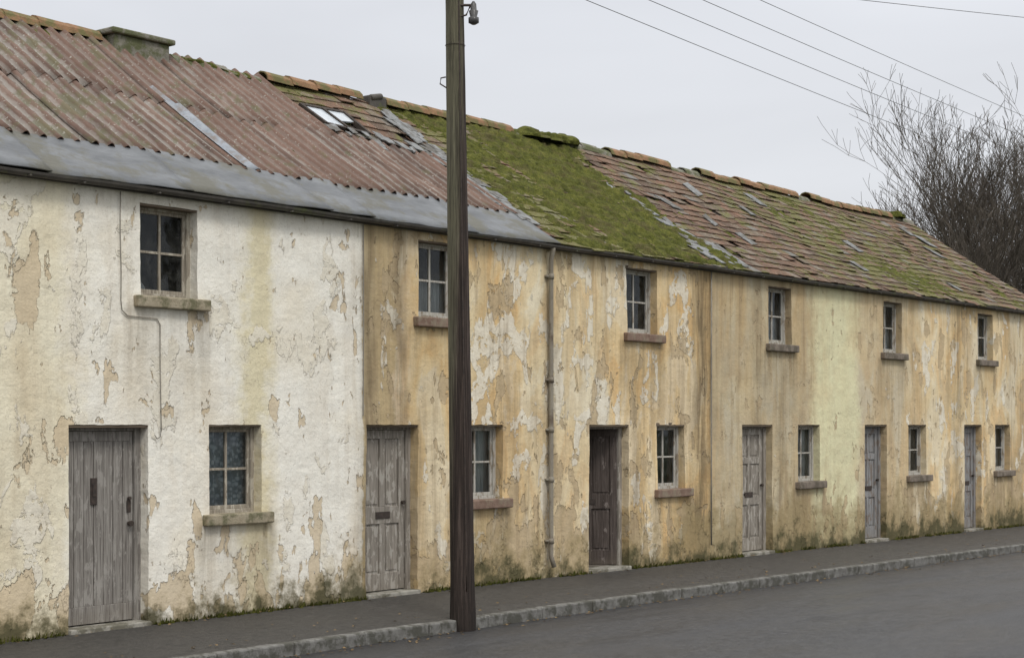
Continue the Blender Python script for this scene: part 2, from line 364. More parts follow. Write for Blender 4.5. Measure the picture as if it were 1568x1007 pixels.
def build_door(h,par):
    x0,x1,kind,mat=h['door']; g=gz((x0+x1)/2); yf=.12
    fr=MB(); zt=DZ+.01
    fr.box(x0-.01,x0+.055,yf,yf+.1,g,zt); fr.box(x1-.075,x1+.01,yf,yf+.1,g,zt); fr.box(x0+.055,x1-.075,yf+.003,yf+.1,zt-.07,zt)
    fr.obj('door_frame',mat if kind!='open' else M_DOOR_TAN,par,bevel=.005)
    st=MB(); st.box(x0-.005,x1+.005,-.05,.3,g-.2,g+.05); st.obj('door_step',M_STEP,par,bevel=.012)
    l=MB(); l.box(x0-.03,x1+.03,.012,.115,DZ-.03,DZ+.03); l.obj('door_lintel',M_LINT,par,bevel=.004)
    a,b,c,d=x0+.058,x1-.078,g+.062,zt-.073
    mb=MB(); ya,yb=yf+.03,yf+.075
    ang=0
    if kind=='open': ang=math.radians(48)
    def tf(X,Y,Z):
        dx=b-X; dy=Y-ya
        return (b-dx*math.cos(ang)+dy*math.sin(ang), ya+dx*math.sin(ang)+dy*math.cos(ang), Z)
    if kind=='plank':
        n=7; w=(b-a)/n
        for k in range(n):
            dd=U(-.003,.003)
            mb.box(a+k*w+.003,a+(k+1)*w-.003,ya+.010+dd,yb-.002,c+.17,d-.10)
        mb.box(a,b,ya+.022,yb-.004,c+.01,d-.01)
        mb.box(a,b,ya-.002,ya+.03,c,c+.17); mb.box(a,b,ya+.001,ya+.03,d-.10,d)
        mb.box(a,a+.05,ya+.0005,ya+.029,c+.17,d-.1); mb.box(b-.05,b,ya+.0005,ya+.029,c+.17,d-.1)
    else:
        mb.box(a,b,ya+.022,yb,c,d,tf=tf); S=.095
        T=lambda q0,q1,r0,r1,p=0: mb.box(q0,q1,ya+p,ya+.024,r0,r1,tf=tf)
        T(a,a+S,c,d); T(b-S,b,c,d); cx=(a+b)/2
        T(a+S,b-S,c,c+.2,.001); T(a+S,b-S,d-.1,d,.001)
        if kind in('panel','open'):
            T(a+S,b-S,c+.78,c+.98,.001); T(cx-.045,cx+.045,c+.2,c+.78,.002); T(cx-.045,cx+.045,c+.98,d-.1,.002); rows=[(c+.2,c+.78),(c+.98,d-.1)]
        else:
            T(a+S,b-S,c+.72,c+.86,.001); T(a+S,b-S,d-.55,d-.45,.001); T(cx-.04,cx+.04,c+.2,c+.72,.002); T(cx-.04,cx+.04,c+.86,d-.55,.002); T(cx-.04,cx+.04,d-.45,d-.1,.002)
            rows=[(c+.2,c+.72),(c+.86,d-.55),(d-.45,d-.1)]
        for r0,r1 in rows:
            for q0,q1 in ((a+S,cx-.045),(cx+.045,b-S)):
                T(q0+.025,q1-.025,r0+.03,r1-.03,.012)
    mb.obj('door_leaf',mat,par,bevel=.004)
    hw=MB()
    if kind=='plank':
        hw.box(a+.31,a+.38,ya-.006,ya+.012,1.22,1.48); hw.box(a+.325,a+.365,ya-.012,ya+.0,1.30,1.42)
        hw.tube([(b-.05,ya+.0,1.02),(b-.05,ya-.05,1.02)],[.02,.03],10); hw.box(b-.075,b-.025,ya-.006,ya,1.13,1.25)
        hw.tube([(b-.05,ya-.0,1.27),(b-.05,ya-.03,1.27)],.018,8)
    else:
        hw.box(a+.26,a+.50,ya-.009,ya+.0,c+.84,c+.92,tf=tf)
        p=tf(b-.05,ya-.0,c+1.02);q=tf(b-.05,ya-.05,c+1.02) if kind!='open' else tf(a+.05,ya-.05,c+1.02)
        if kind=='open': p=tf(a+.05,ya,c+1.02)
        hw.tube([p,q],[.015,.028],10)
    hw.obj('door_ironmongery',M_IRON,par,bevel=.002)

# roof materials
def mat_corr():
    m=M('rusty_corrugated_sheet',.8,.25)
    rib=m.attr('rib'); x,y,z=m.xyz()
    n=m.noise(1.8,6,.65,.3,sc=(1.8,.5,.5)); f=m.noise(16,4,.65,sc=(1.8,.3,.3))
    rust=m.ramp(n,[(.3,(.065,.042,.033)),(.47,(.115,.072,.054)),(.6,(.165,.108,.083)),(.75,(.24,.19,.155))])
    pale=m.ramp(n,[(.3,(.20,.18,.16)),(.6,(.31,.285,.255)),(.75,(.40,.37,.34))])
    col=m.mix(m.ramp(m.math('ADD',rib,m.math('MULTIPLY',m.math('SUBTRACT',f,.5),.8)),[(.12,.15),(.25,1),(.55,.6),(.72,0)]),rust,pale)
    r=m.attr('sheet'); col=m.mix(m.math('MULTIPLY',r,.6),col,(.16,.095,.07))
    ms=m.noise(2.6,6,.7,loc=(4,4,4))
    lx=m.math('MULTIPLY',m.math('SUBTRACT',13.5,x,clamp=False),.02)
    col=m.mix(m.math('MULTIPLY',m.thr(m.math('ADD',ms,m.math('MINIMUM',lx,.05)),.60,12),.65),col,(.11,.11,.055))
    li=m.noise(30,3,.5,loc=(8,1,1)); col=m.mix(m.math('MULTIPLY',m.thr(li,.66,20),.5),col,(.42,.41,.36))
    return m.fin(col,m.bump(f,.004,1))
M_CORR=mat_corr()
M_LEAD=mat_simple('lead_flashing_slate_grey',(.10,.105,.11),(.18,.188,.195),4,.68,bump=.004,dirt=(.11,.105,.08),dirtthr=.53,sc=(.5,1,1))
M_BLUE=mat_simple('replacement_sheet_blue_grey',(.19,.21,.235),(.28,.30,.325),8,.6,bump=.003,dirt=(.18,.15,.13),dirtthr=.55)
def mat_tile():
    m=M('weathered_roof_tile',.88,.2); r=m.attr('rand'); x,y,z=m.xyz()
    col=m.ramp(r,[(0,(.085,.055,.040)),(.3,(.135,.080,.055)),(.55,(.175,.100,.066)),(.8,(.14,.108,.08)),(.93,(.20,.155,.12)),(1,(.165,.16,.15))])
    n=m.noise(7,5,.7); col=m.mix(m.math('MULTIPLY',m.thr(n,.53,5),.6),col,(.08,.064,.042))
    gx=m.ramp(m.math('DIVIDE',x,36.0),[(14/36,.02),(17/36,.07),(17.6/36,.14),(21.2/36,.11),(22.5/36,.015),(25/36,.035),(27/36,.115),(30/36,.11),(32/36,.06),(35/36,.06)])
    ms=m.noise(2.3,7,.7,loc=(6,2,1)); mk=m.thr(m.math('ADD',ms,gx),.60,12)
    mc=m.mix(n,(.065,.068,.02),(.16,.155,.045))
    col=m.mix(m.math('MULTIPLY',mk,.85),col,mc)
    li=m.noise(28,3,.5,loc=(8,1,1)); col=m.mix(m.math('MULTIPLY',m.thr(li,.64,20),.5),col,(.34,.32,.25))
    return m.fin(col,m.bump(n,.008,1))
M_TILE=mat_tile()
def mat_moss():
    m=M('moss',.95,.1); n=m.noise(6,6,.72); f=m.noise(55,3,.7)
    col=m.ramp(n,[(.32,(.05,.052,.016)),(.45,(.10,.108,.024)),(.57,(.155,.16,.036)),(.7,(.22,.205,.06))])
    col=m.mix(m.math('MULTIPLY',m.thr(m.noise(2.6,5,.65,loc=(1,2,3)),.56,9),.6),col,(.13,.10,.055))
    return m.fin(m.mix(m.math('MULTIPLY',m.thr(f,.5,6),.6),col,(.04,.044,.012)),m.bump(f,.035,1))
M_MOSS=mat_moss()
M_RIDGE=mat_simple('terracotta_ridge_tile',(.17,.095,.05),(.30,.17,.09),7,.85,bump=.006,dirt=(.11,.11,.04),dirtthr=.50)
M_SLATE=mat_simple('broken_grey_slate',(.12,.125,.125),(.25,.255,.25),9,.7,bump=.004,dirt=(.08,.07,.055),dirtthr=.52)
M_UNDER=mat_simple('roof_battens_dark',(.03,.025,.02),(.06,.045,.035),9)
M_CONC=mat_simple('mossy_concrete',(.15,.14,.115),(.25,.235,.195),8,.9,bump=.01,dirt=(.085,.095,.035),dirtthr=.50)

def rp(X,w,up=0):
    nl=math.hypot(1,SL); return (X,w-up*SL/nl,roofz(X,w)+up/nl)
PER=.20
def corr_section(xa,xb,rows,par):
    mb=MB(); sheet=[]; per=PER
    for ri,(wa,wb) in enumerate(rows):
        X=xa; k=0
        while X<xb-.05:
            Xe=min(X+1.0,xb); rs=R()**2; tilt=U(-.010,.010); lift=.04+.012*(ri)+ .006*(k%2); wj=U(-.03,.03) if ri else U(-.015,.02)
            nx=max(2,int((Xe+.06-X)/per*10)); nw=7; i0=len(mb.v)
            for a in range(nx+1):
                xx=X+(Xe+.06-X)*a/nx; ph=math.sin(2*math.pi*xx/per)
                for b in range(nw+1):
                    w=wa+wj+(wb-wa)*b/nw
                    mb.v.append(rp(xx,w,lift+.040*ph+tilt*(a/nx-.5)*2+.008*pn(xx*2,w*2,ri))); mb.a.append(.5+.5*ph); sheet.append(rs)
            for a in range(nx):
                for b in range(nw):
                    q=i0+a*(nw+1)+b; mb.f.append((q,q+nw+1,q+nw+2,q+1))
            X=Xe;k+=1
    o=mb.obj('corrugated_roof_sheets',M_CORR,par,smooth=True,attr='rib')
    at=o.data.attributes.new('sheet','FLOAT','POINT'); at.data.foreach_set('value',sheet)
    s=o.modifiers.new('Solidify','SOLIDIFY'); s.thickness=.008
def lead_band(xa,xb,par):
    mb=MB(); X=xa
    while X<xb-.05:
        Xe=min(X+U(1.5,2.2),xb); n=12; i0=len(mb.v); lf=U(.03,.045)
        for a in range(n+1):
            xx=X+(Xe-X+.03)*a/n
            for b in range(6):
                w=-.15+.76*b/5
                mb.v.append(rp(xx,w,lf+.014*pn(xx*2.5,w*4)+.016*(a/n)+(.010 if b==5 else 0)))
                mb.a.append(0)
        for a in range(n):
            for b in range(5):
                q=i0+a*6+b; mb.f.append((q,q+6,q+7,q+1))
        X=Xe
    o=mb.obj('lead_eaves_flashing',M_LEAD,par,smooth=True); s=o.modifiers.new('Solidify','SOLIDIFY'); s.thickness=.012
def tile_section(xa,xb,wa,wb,par,miss=.02,name='roof_tiles',mat=None,rlo=0,rhi=1,holes=()):
    mb=MB(); cw=.19; w=wa; row=0
    while w<wb-.03:
        X=xa-(row%2)*.13
        while X<xb:
            x0=max(X,xa)+.004; x1=min(X+.255,xb)
            if x1-x0>.05 and R()>miss and not any(h[0]<(x0+x1)/2<h[1] and h[2]<w+.1<h[3] for h in holes):
                sl=U(-.012,.012) if R()>.05 else -U(.02,.09); rot=U(-.012,.012) if R()>.06 else U(-.05,.05); l=.018+U(0,.010)+(.016 if R()<.06 else 0)
                wt=min(w+cw*1.25,wb); r=rlo+(rhi-rlo)*R(); i0=len(mb.v)
                P=[]
                for up0,up1 in ((l,.004),(l+.014,.016)):
                    P+= [rp(x0,w+sl+rot,up0),rp(x1,w+sl-rot,up0+U(-.003,.003)),rp(x1,wt+sl,up1),rp(x0,wt+sl,up1)]
                mb.v+=P; mb.a+=[r]*8
                for f in [(0,3,2,1),(4,5,6,7),(0,1,5,4),(1,2,6,5),(3,0,4,7)]: mb.f.append(tuple(i0+k for k in f))
            X+=.255
        w+=cw; row+=1
    mb.obj(name,mat or M_TILE,par,attr='rand')
def ridge(xa,xb,par,up=.05,mat=None):
    mb=MB(); X=xa
    while X<xb-.1:
        Xe=min(X+.46,xb); z=roofz((X+Xe)/2,RW); dz=U(-.012,.012)+up; n=7; i0=len(mb.v); ty=U(-.01,.01)
        for e,xx in ((0,X+.005),(1,Xe+.012)):
            for th in (0,.02):
                for k in range(n):
                    t=math.pi*(k/(n-1)); r=.15-th
                    yy=RW+ty+math.cos(t)*r*1.05; zz=z+dz-.09+math.sin(t)*r*(.95)+(-.006 if e else .006)
                    mb.v.append((xx,yy,zz)); mb.a.append(0)
        A=i0;B=i0+n;C=i0+2*n;D=i0+3*n
        for k in range(n-1):
            mb.f+=[(A+k,A+k+1,C+k+1,C+k),(B+k,D+k,D+k+1,B+k+1),(A+k,B+k,B+k+1,A+k+1),(C+k,C+k+1,D+k+1,D+k)]
        X=Xe
    mb.obj('ridge_tiles',mat or M_RIDGE,par,bevel=0)
def moss_sheet(xa,xb,wa,wb,par,fn,st=.035,amp=.075,name='roof_moss'):
    mb=MB(); nx=int((xb-xa)/st); nw=int((wb-wa)/st)
    H=[[0]*(nw+1) for _ in range(nx+1)]
    for a in range(nx+1):
        for b in range(nw+1):
            X=xa+(xb-xa)*a/nx; w=wa+(wb-wa)*b/nw
            saw=((w+.12)/.19)%1.0
            v=.50*pn(X*1.3,w*1.0,2)+.42*pn(X*4,w*3,5)+.42*pn(X*11,w*9,8)+.25*pn(X*26,w*26,3)+fn(X,w)+.20*(.5-saw)
            e=min(a,nx-a,b,nw-b)/4
            H[a][b]=min(v,.9)*min(1,e) if v>0 else v
            if e<1: H[a][b]-= (1-e)*.5
    idx={}
    for a in range(nx):
        for b in range(nw):
            if max(H[a][b],H[a+1][b],H[a][b+1],H[a+1][b+1])<-.12: continue
            q=[]
            for (i,j) in ((a,b),(a+1,b),(a+1,b+1),(a,b+1)):
                if (i,j) not in idx:
                    idx[i,j]=len(mb.v); X=xa+(xb-xa)*i/nx; w=wa+(wb-wa)*j/nw
                    mb.v.append(rp(X+.01*pn(i*.9,j*.9),w,.022+amp*max(-.6,H[i][j]))); mb.a.append(0)
                q.append(idx[i,j])
            mb.f.append(tuple(q))
    mb.obj(name,M_MOSS,par,smooth=True)

par_of={}
for i,h in enumerate(houses):
    e=empty('terraced_house'); x0,x1=h['x']
    build_wall(h,e); build_door(h,e)
    build_window(h['win'][0],h['win'][1],WZ0,WZ1,h,e,h['win'][2]); build_window(h['up'][0],h['up'][1],UZ0,UZ1,h,e,h['up'][2])
    b=MB(); b.box(x0+.003,x1-.003,2*RW-.2,2*RW,-.5,EZ-.05)
    if i==0: b.box(x0,x0+.2,.02,2*RW-.2,-.5,EZ-.1); b.quad((x0,.02,EZ-.1),(x0,2*RW,EZ-.1),(x0,RW,EZ+SL*RW-.05))
    if i==len(houses)-1: b.box(x1-.2,x1,.02,2*RW-.2,-.5,EZ-.1); b.quad((x1,.0,EZ-.1),(x1,2*RW,EZ-.1),(x1,RW,EZ+SL*RW-.05))
    b.obj('rear_and_gable_walls',M_GABLE,e)
    p=MB(); p.box(x0+.01,x1-.01,1.5,1.55,-.4,EZ-.1); p.box(x0+.01,x1-.01,.26,1.5,2.5,2.6); p.box(x0+.003,x0+.05,.25,1.5,-.4,EZ-.1); p.obj('dark_room_backing',M_DARK,e)  # added backing, painted near-black so openings look into unlit rooms
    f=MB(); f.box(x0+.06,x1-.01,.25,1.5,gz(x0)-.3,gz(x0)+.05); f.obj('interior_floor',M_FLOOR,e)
    u=MB(); n=20
    for k in range(n):
        xa=x0+(x1-x0)*k/n; xb=x0+(x1-x0)*(k+1)/n
        for q in range(6):
            wa=-.1+(RW+.1)*q/6; wb=-.1+(RW+.1)*(q+1)/6
            u.quad(rp(xa,wa,-.01),rp(xb,wa,-.01),rp(xb,wb,-.01),rp(xa,wb,-.01))
        u.quad((xa,RW,roofz(xa,RW)-.01),(xb,RW,roofz(xb,RW)-.01),(xb,2*RW+.15,EZ-.1),(xa,2*RW+.15,EZ-.1))
    u.obj('roof_deck',M_UNDER,e)
    g=MB(); n=30; prof=[(math.cos(t),math.sin(t)) for t in [math.pi+math.pi*k/6 for k in range(7)]]; i0=len(g.v)
    for k in range(n+1):
        X=x0+(x1-x0)*k/n; zc=EZ-.075+.016*pn(X*.6,3); yc=-.115+.006*pn(X*.8,9)
        for c,s in prof: g.v.append((X,yc+c*.046,zc+s*.046)); g.a.append(0)
    for k in range(n):
        for j in range(6): q=i0+k*7+j; g.f.append((q,q+7,q+8,q+1))
    X=x0+.4
    while X<x1: g.box(X-.012,X+.012,-.172,-.055,EZ-.13,EZ-.115); X+=.9
    g.box(x0+.002,x1-.002,-.055,-.022,EZ-.13,EZ-.02)
    o=g.obj('gutter',M_GUT,e); s=o.modifiers.new('Solidify','SOLIDIFY'); s.thickness=.004
    par_of[i]=e
rows=[(.56,2.05),(1.95,3.42)]
for i,(a,b) in {0:(.9,5.0),1:(5.0,9.2),2:(9.2,13.56)}.items():
    corr_section(a,b,rows,par_of[i]); lead_band(a,b,par_of[i])
H=par_of[3]
corr_section(13.56,17.06,[rows[0]],H); corr_section(13.56,15.05,[rows[1]],H); lead_band(13.56,17.06,H)
tile_section(15.08,17.4,1.98,3.4,H,.03,holes=[(15.25,16.05,2.3,2.8)])
rl=MB()
def rbox(mb,xa,xb,wa,wb,u0,u1,sk=0):
    i0=len(mb.v); P=[rp(x+sk*(w-wa),w+sk*(x-xa),u) for u in (u0,u1) for x,w in ((xa,wa),(xb,wa),(xb,wb),(xa,wb))]
    mb.v+=P; mb.a+=[R()]*8
    for f in [(0,3,2,1),(4,5,6,7),(0,1,5,4),(1,2,6,5),(2,3,7,6),(3,0,4,7)]: mb.f.append(tuple(i0+k for k in f))
rbox(rl,15.22,15.27,2.3,2.8,.0,.07);rbox(rl,15.62,15.67,2.3,2.8,.0,.07);rbox(rl,16.03,16.08,2.3,2.8,.0,.07);rbox(rl,15.27,16.03,2.28,2.33,0,.065);rbox(rl,15.27,16.03,2.77,2.82,0,.065)
rl.obj('rooflight_frame',M_UNDER,H)
MG=mat_simple('dusty_rooflight_glass',(.36,.40,.43),(.5,.53,.55),6,.25,bump=.001)
rl=MB(); rbox(rl,15.27,15.62,2.33,2.77,.03,.05); rl.obj('rooflight_pane',MG,H)
rl=MB(); rbox(rl,15.67,16.03,2.5,2.77,.03,.05,.2); rl.obj('rooflight_pane',MG,H)
bs=MB(); nx=16
for a in range(nx+1):
    xx=12.24+.34*a/nx
    for b in range(13):
        w=.58+1.78*b/12; bs.v.append(rp(xx,w,.068+.028*math.sin(2*math.pi*xx/PER))); bs.a.append(0)
for a in range(nx):
    for b in range(12): q=a*13+b; bs.f.append((q,q+13,q+14,q+1))
o=bs.obj('replacement_sheet',M_BLUE,par_of[2],smooth=True); s=o.modifiers.new('Solidify','SOLIDIFY'); s.thickness=.006
bs=MB()
def slate(X,w,s,asp=1.2,lift=.03):
    rbox(bs,X,X+s,w,w+s*asp,lift+U(0,.012),lift+.012+U(0,.012),U(-.35,.35))
for k in range(70):
    w=U(.3,3.0); slate(17.10+U(-.2,.16)+(.1 if w>2 else 0),w,U(.10,.2),lift=.045)
for k in range(22): slate(U(15.1,17.2),U(1.85,2.2),U(.08,.18),lift=.06)
for k in range(34): slate(U(21.1,22.0),U(-.08,.45),U(.12,.22),lift=.035)
for k in range(22): slate(21.5+U(-.15,.15),U(.4,2.2),U(.08,.18),lift=.035)
for k in range(12): slate(U(22.5,34),U(.2,2.8),U(.16,.26),1.5,lift=.035)
bs.obj('slipped_slates',M_SLATE,par_of[4],attr='rand')
tile_section(17.06,21.05,-.12,3.4,par_of[4],.01)
for i in (5,6,7): tile_section(houses[i]['x'][0],houses[i]['x'][1]+(.1 if i==7 else 0),-.12,3.4,par_of[i],.02)
moss_sheet(17.15,22.2,-.16,3.5,par_of[4],lambda X,w:.07+.38*math.exp(-((X-19.9-.25*w)/1.8)**2)-.28*max(0,18.0-X)*(w>1.2)-.9*max(0,X-21.7),st=.03,amp=.10)
moss_sheet(22,34.8,-.12,3.35,par_of[6],lambda X,w:-.34+.44*math.exp(-((X-28.8)/1.9)**2)*(1.1-.15*w)+.16*math.exp(-((X-33)/1.2)**2),st=.05,amp=.05)
moss_sheet(13.4,17.2,-.1,3.4,par_of[3],lambda X,w:-.48+.25*math.exp(-((w-3.2)/.3)**2)+.2*math.exp(-((w-.6)/.15)**2),st=.05,amp=.05)
moss_sheet(6.0,13.5,-.1,3.45,par_of[2],lambda X,w:-.52+.42*math.exp(-((w-3.25)/.22)**2)+.22*math.exp(-((w-1.95)/.12)**2)+.28*math.exp(-((w-.62)/.1)**2),st=.05,amp=.06)
ridge(.9,5,par_of[0],.07); ridge(5,9.2,par_of[1],.07); ridge(9.2,12.4,par_of[2],.07); ridge(13.5,15.1,par_of[3],.0,M_CONC); ridge(15.1,17.0,par_of[3],.08); ridge(17.45,20.4,par_of[4],.08)
ridge(20.4,23.1,par_of[4],.0,M_CONC); ridge(23.1,25.0,par_of[5],.07); ridge(25,26,par_of[5],-.01,M_CONC); ridge(26,29.7,par_of[6],.07); ridge(29.7,30.2,par_of[6],-.01,M_CONC); ridge(30.2,34.0,par_of[7],.07); ridge(34,35.1,par_of[7],0,M_CONC)
def lump(name,xa,xb,r,par,n=40,up=0.0,mat=None):
    mb=MB(); m=14
    for a in range(n+1):
        X=xa+(xb-xa)*a/n; env=min(1,6*a/n,6*(n-a)/n)
        for k in range(m+1):
            t=math.pi*k/m; rr=r*env*(1+.35*pn(X*3,k*.4)+.25*pn(X*9,k*.9,4))
            mb.v.append((X,RW+math.cos(t)*rr*1.6,roofz(X,RW)-.04+up+math.sin(t)*rr*.9)); mb.a.append(0)
    for a in range(n):
        for k in range(m): q=a*(m+1)+k; mb.f.append((q,q+1,q+m+2,q+m+1))
    mb.obj(name,mat or M_MOSS,par,smooth=True)
lump('ridge_moss',20.4,22.3,.19,par_of[4]); lump('ridge_moss',13.4,15.1,.09,par_of[3]); lump('ridge_moss',34.05,34.6,.16,par_of[7],up=.03)
c=MB(); zr=roofz(12.9,RW)
c.box(12.5,13.35,RW-.26,RW+.3,zr-.35,zr+.10); c.box(12.44,13.41,RW-.31,RW+.35,zr+.10,zr+.17)
c.obj('chimney_stub',M_CONC,par_of[2],bevel=.02)
c=MB(); zr=roofz(17.25,RW); c.box(17.1,17.45,RW-.14,RW+.14,zr-.2,zr+.09); c.tube([(17.12,RW-.12,zr+.05),(17.35,RW-.12,zr+.10)],.05,8); c.obj('chimney_stub',M_GUT,par_of[3],bevel=.015)

p=MB(); X=17.03
p.tube([(X-.03,-.115,4.33),(X-.03,-.115,4.27),(X,-.06,4.15),(X,-.06,3.0),(X,-.06,2.0),(X,-.06,1.0),(X,-.06,.28),(X+.02,-.10,.14)],.032,12)
for z in (3.9,2.55,1.9,1.25,.45): p.tube([(X,-.06,z),(X,-.06,z+.07)],.040,12); p.box(X-.06,X+.06,-.05,.01,z+.02,z+.05)
p.obj('downpipe',M_PIPE,par_of[3],smooth=True)
p=MB(); X=21.02; p.tube([(X,-.035,4.3),(X,-.035,3),(X,-.035,1.5),(X,-.035,.2)],.012,8); p.obj('conduit',M_CABLE,par_of[4],smooth=True)
p=MB(); X=13.55; p.tube([(X,-.02,4.3),(X+.004,-.02,3),(X-.004,-.02,2.1)],.007,6); p.obj('cable',M_CABLE,par_of[2])
p=MB(); pts=[(10.13,4.28),(10.125,3.9),(10.14,3.5),(10.135,3.22),(10.15,3.12),(10.22,3.07),(10.4,3.065),(10.58,3.06),(10.62,3.0),(10.62,2.6),(10.63,2.2),(10.635,1.95),(10.62,1.88),(10.58,1.86),(10.55,1.90)]
p.tube([(x+.004*pn(z*3),-.022,z) for x,z in pts],.0055,6); p.obj('cable',M_CABLE,par_of[2],smooth=True)

# ------------------------------------------------------------------ ground, pavement, kerb, road
def kl(X): return -2.12-.008*(X-12)
def mat_asphalt(name,base,base2,speck,wet=.75,road=False):
    m=M(name,wet,.4); x,y,z=m.xyz()
    n=m.noise(.7,5,.6,loc=(2,1,0),sc=(.4,1.5,1)); f=m.noise(38,5,.9); g=m.noise(9,6,.75)
    col=m.mix(m.ramp(n,[(.38,0),(.62,1)]),base,base2)
    col=m.mix(m.math('MULTIPLY',m.thr(f,.54,9),.8),col,speck)
    col=m.mix(m.math('MULTIPLY',m.thr(g,.53,6),.5),col,tuple(q*.4 for q in base))
    if road:
        tr=m.noise(.55,3,.5,sc=(.06,1.6,1),loc=(0,3,0)); col=m.mix(m.math('MULTIPLY',m.thr(tr,.5,6),.35),col,tuple(q*1.35 for q in base2))
        d=m.math('ADD',y,m.math('ADD',2.9,m.math('ADD',m.math('MULTIPLY',x,.008),m.math('MULTIPLY',m.math('SUBTRACT',g,.5),.8))))
        col=m.mix(m.math('MULTIPLY',m.math('MULTIPLY',d,1.5,clamp=True),.55),col,(.024,.021,.018))
        sm=m.thr(m.noise(1.4,5,.6,loc=(4,4,4),sc=(.5,1.5,1)),.6,20); col=m.mix(m.math('MULTIPLY',sm,.4),col,tuple(q*.6 for q in base))
    return m.fin(col,m.bump(f,.022,1),m.ramp(n,[(.35,wet-.25),(.7,wet)]))
M_ROAD=mat_asphalt('asphalt_road',(.032,.033,.036),(.048,.049,.052),(.13,.13,.13),.60,True)
M_PAVE=mat_asphalt('asphalt_pavement',(.042,.039,.035),(.064,.059,.052),(.13,.12,.105),.78)
M_KERB=mat_simple('granite_kerb',(.115,.11,.10),(.20,.195,.18),14,.8,bump=.006,dirt=(.06,.058,.045),dirtthr=.5)
M_GRASS=mat_simple('rough_grass',(.05,.07,.02),(.09,.10,.035),3,.95,bump=.05)
def sheet(name,xa,xb,ylist,zf,mat,n):
    mb=MB(); k=len(ylist(xa))
    for a in range(n+1):
        X=xa+(xb-xa)*a/n
        for y in ylist(X): mb.v.append((X,y,zf(X,y))); mb.a.append(0)
    for a in range(n):
        for j in range(k-1): q=a*k+j; mb.f.append((q,q+k,q+k+1,q+1))
    return mb.obj(name,mat,smooth=True)
gm=MB(); gm.quad((-600,-600,-.9),(900,-600,-.9),(900,900,-.9),(-600,900,-.9)); gm.obj('ground',M_GRASS)
sheet('grass_field',-60,140,lambda X:[.0+q for q in ((6.9,12,40,200) if X<34.9 and X>0.8 else (.36,12,40,200))],lambda X,y:gz(X)-.06-.25*(y>100),M_GRASS,100)
sheet('pavement',-40,120,lambda X:[kl(X)+.125]+[kl(X)+.125+(0.35-kl(X)-.125)*k/6 for k in range(1,7)],lambda X,y:gz(X)+.006*pn(X*.7,y)+.01*(y+2)/2*.5,M_PAVE,400)
sheet('road',-60,140,lambda X:[-10.2+(kl(X)+.02+10.2)*k/10 for k in range(11)],lambda X,y:gz(X)-.115+.05*math.sin(max(0,min(1,(kl(X)-y)/8))*math.pi)+.005*pn(X*.5,y*.5),M_ROAD,400)
sheet('pavement',-40,120,lambda X:[-18,-14,-10.33],lambda X,y:gz(X)-.02,M_PAVE,200)
def kerb(yf,s,name):
    k=MB(); X=-30
    while X<90:
        L=.92; j=U(-.004,.004); zt=gz(X)+.006+U(-.003,.003)
        y0=yf(X)+j; y1=yf(X+L)+j
        i0=len(k.v)
        for z0 in (-.9,zt):
            for (x,y) in ((X+.004,y0),(X+L-.004,y1),(X+L-.004,y1+.125*s),(X+.004,y0+.125*s)): k.v.append((x,y,z0 if z0<-.7 else zt+(gz(x)-gz(X)))); k.a.append(0)
        for f in [(4,5,6,7),(0,1,5,4),(1,2,6,5),(2,3,7,6),(3,0,4,7)]: k.f.append(tuple(i0+q for q in f))
        X+=L
    k.obj(name,M_KERB,bevel=.018)
kerb(kl,1,'kerb'); kerb(lambda X:-10.2,-1,'kerb')
lf=MB()
for k in range(3800):
    X=U(5,34.5)
    if any(h['door'][0]-.05<X<h['door'][1]+.05 for h in houses): continue
    if pn(X*1.5,3)<-.2: continue
    y=-abs(random.gauss(0,.04))-.005; z=gz(X)+.005; hgt=U(.01,.07); a=U(0,6.28); w=U(.008,.024)
    lf.quad((X-w*math.cos(a),y-w*math.sin(a),z),(X+w*math.cos(a),y+w*math.sin(a),z),(X+U(-.02,.02),y-U(0,.03),z+hgt))
lf.obj('weeds',M_MOSS)
lv=MB()
for k in range(900):
    X=U(6,34)
    if R()<.6: y=kl(X)-abs(random.gauss(0,.12))-.01; z=gz(X)-.105
    else: y=kl(X)+.13+abs(random.gauss(0,.4)) if R()<.4 else -abs(random.gauss(0,.12))-.02; z=gz(X)+.018
    if y>0: continue
    a=U(0,6.28); s=U(.010,.028); c,si=math.cos(a)*s,math.sin(a)*s
    lv.quad((X-c,y-si,z),(X+si*.6,y-c*.6,z+U(0,.01)),(X+c,y+si,z+.003),(X-si*.6,y+c*.6,z+U(.003,.015)))
lv.obj('fallen_leaves',mat_simple('dead_leaf',(.10,.065,.03),(.25,.17,.08),30,.9,bump=.001))

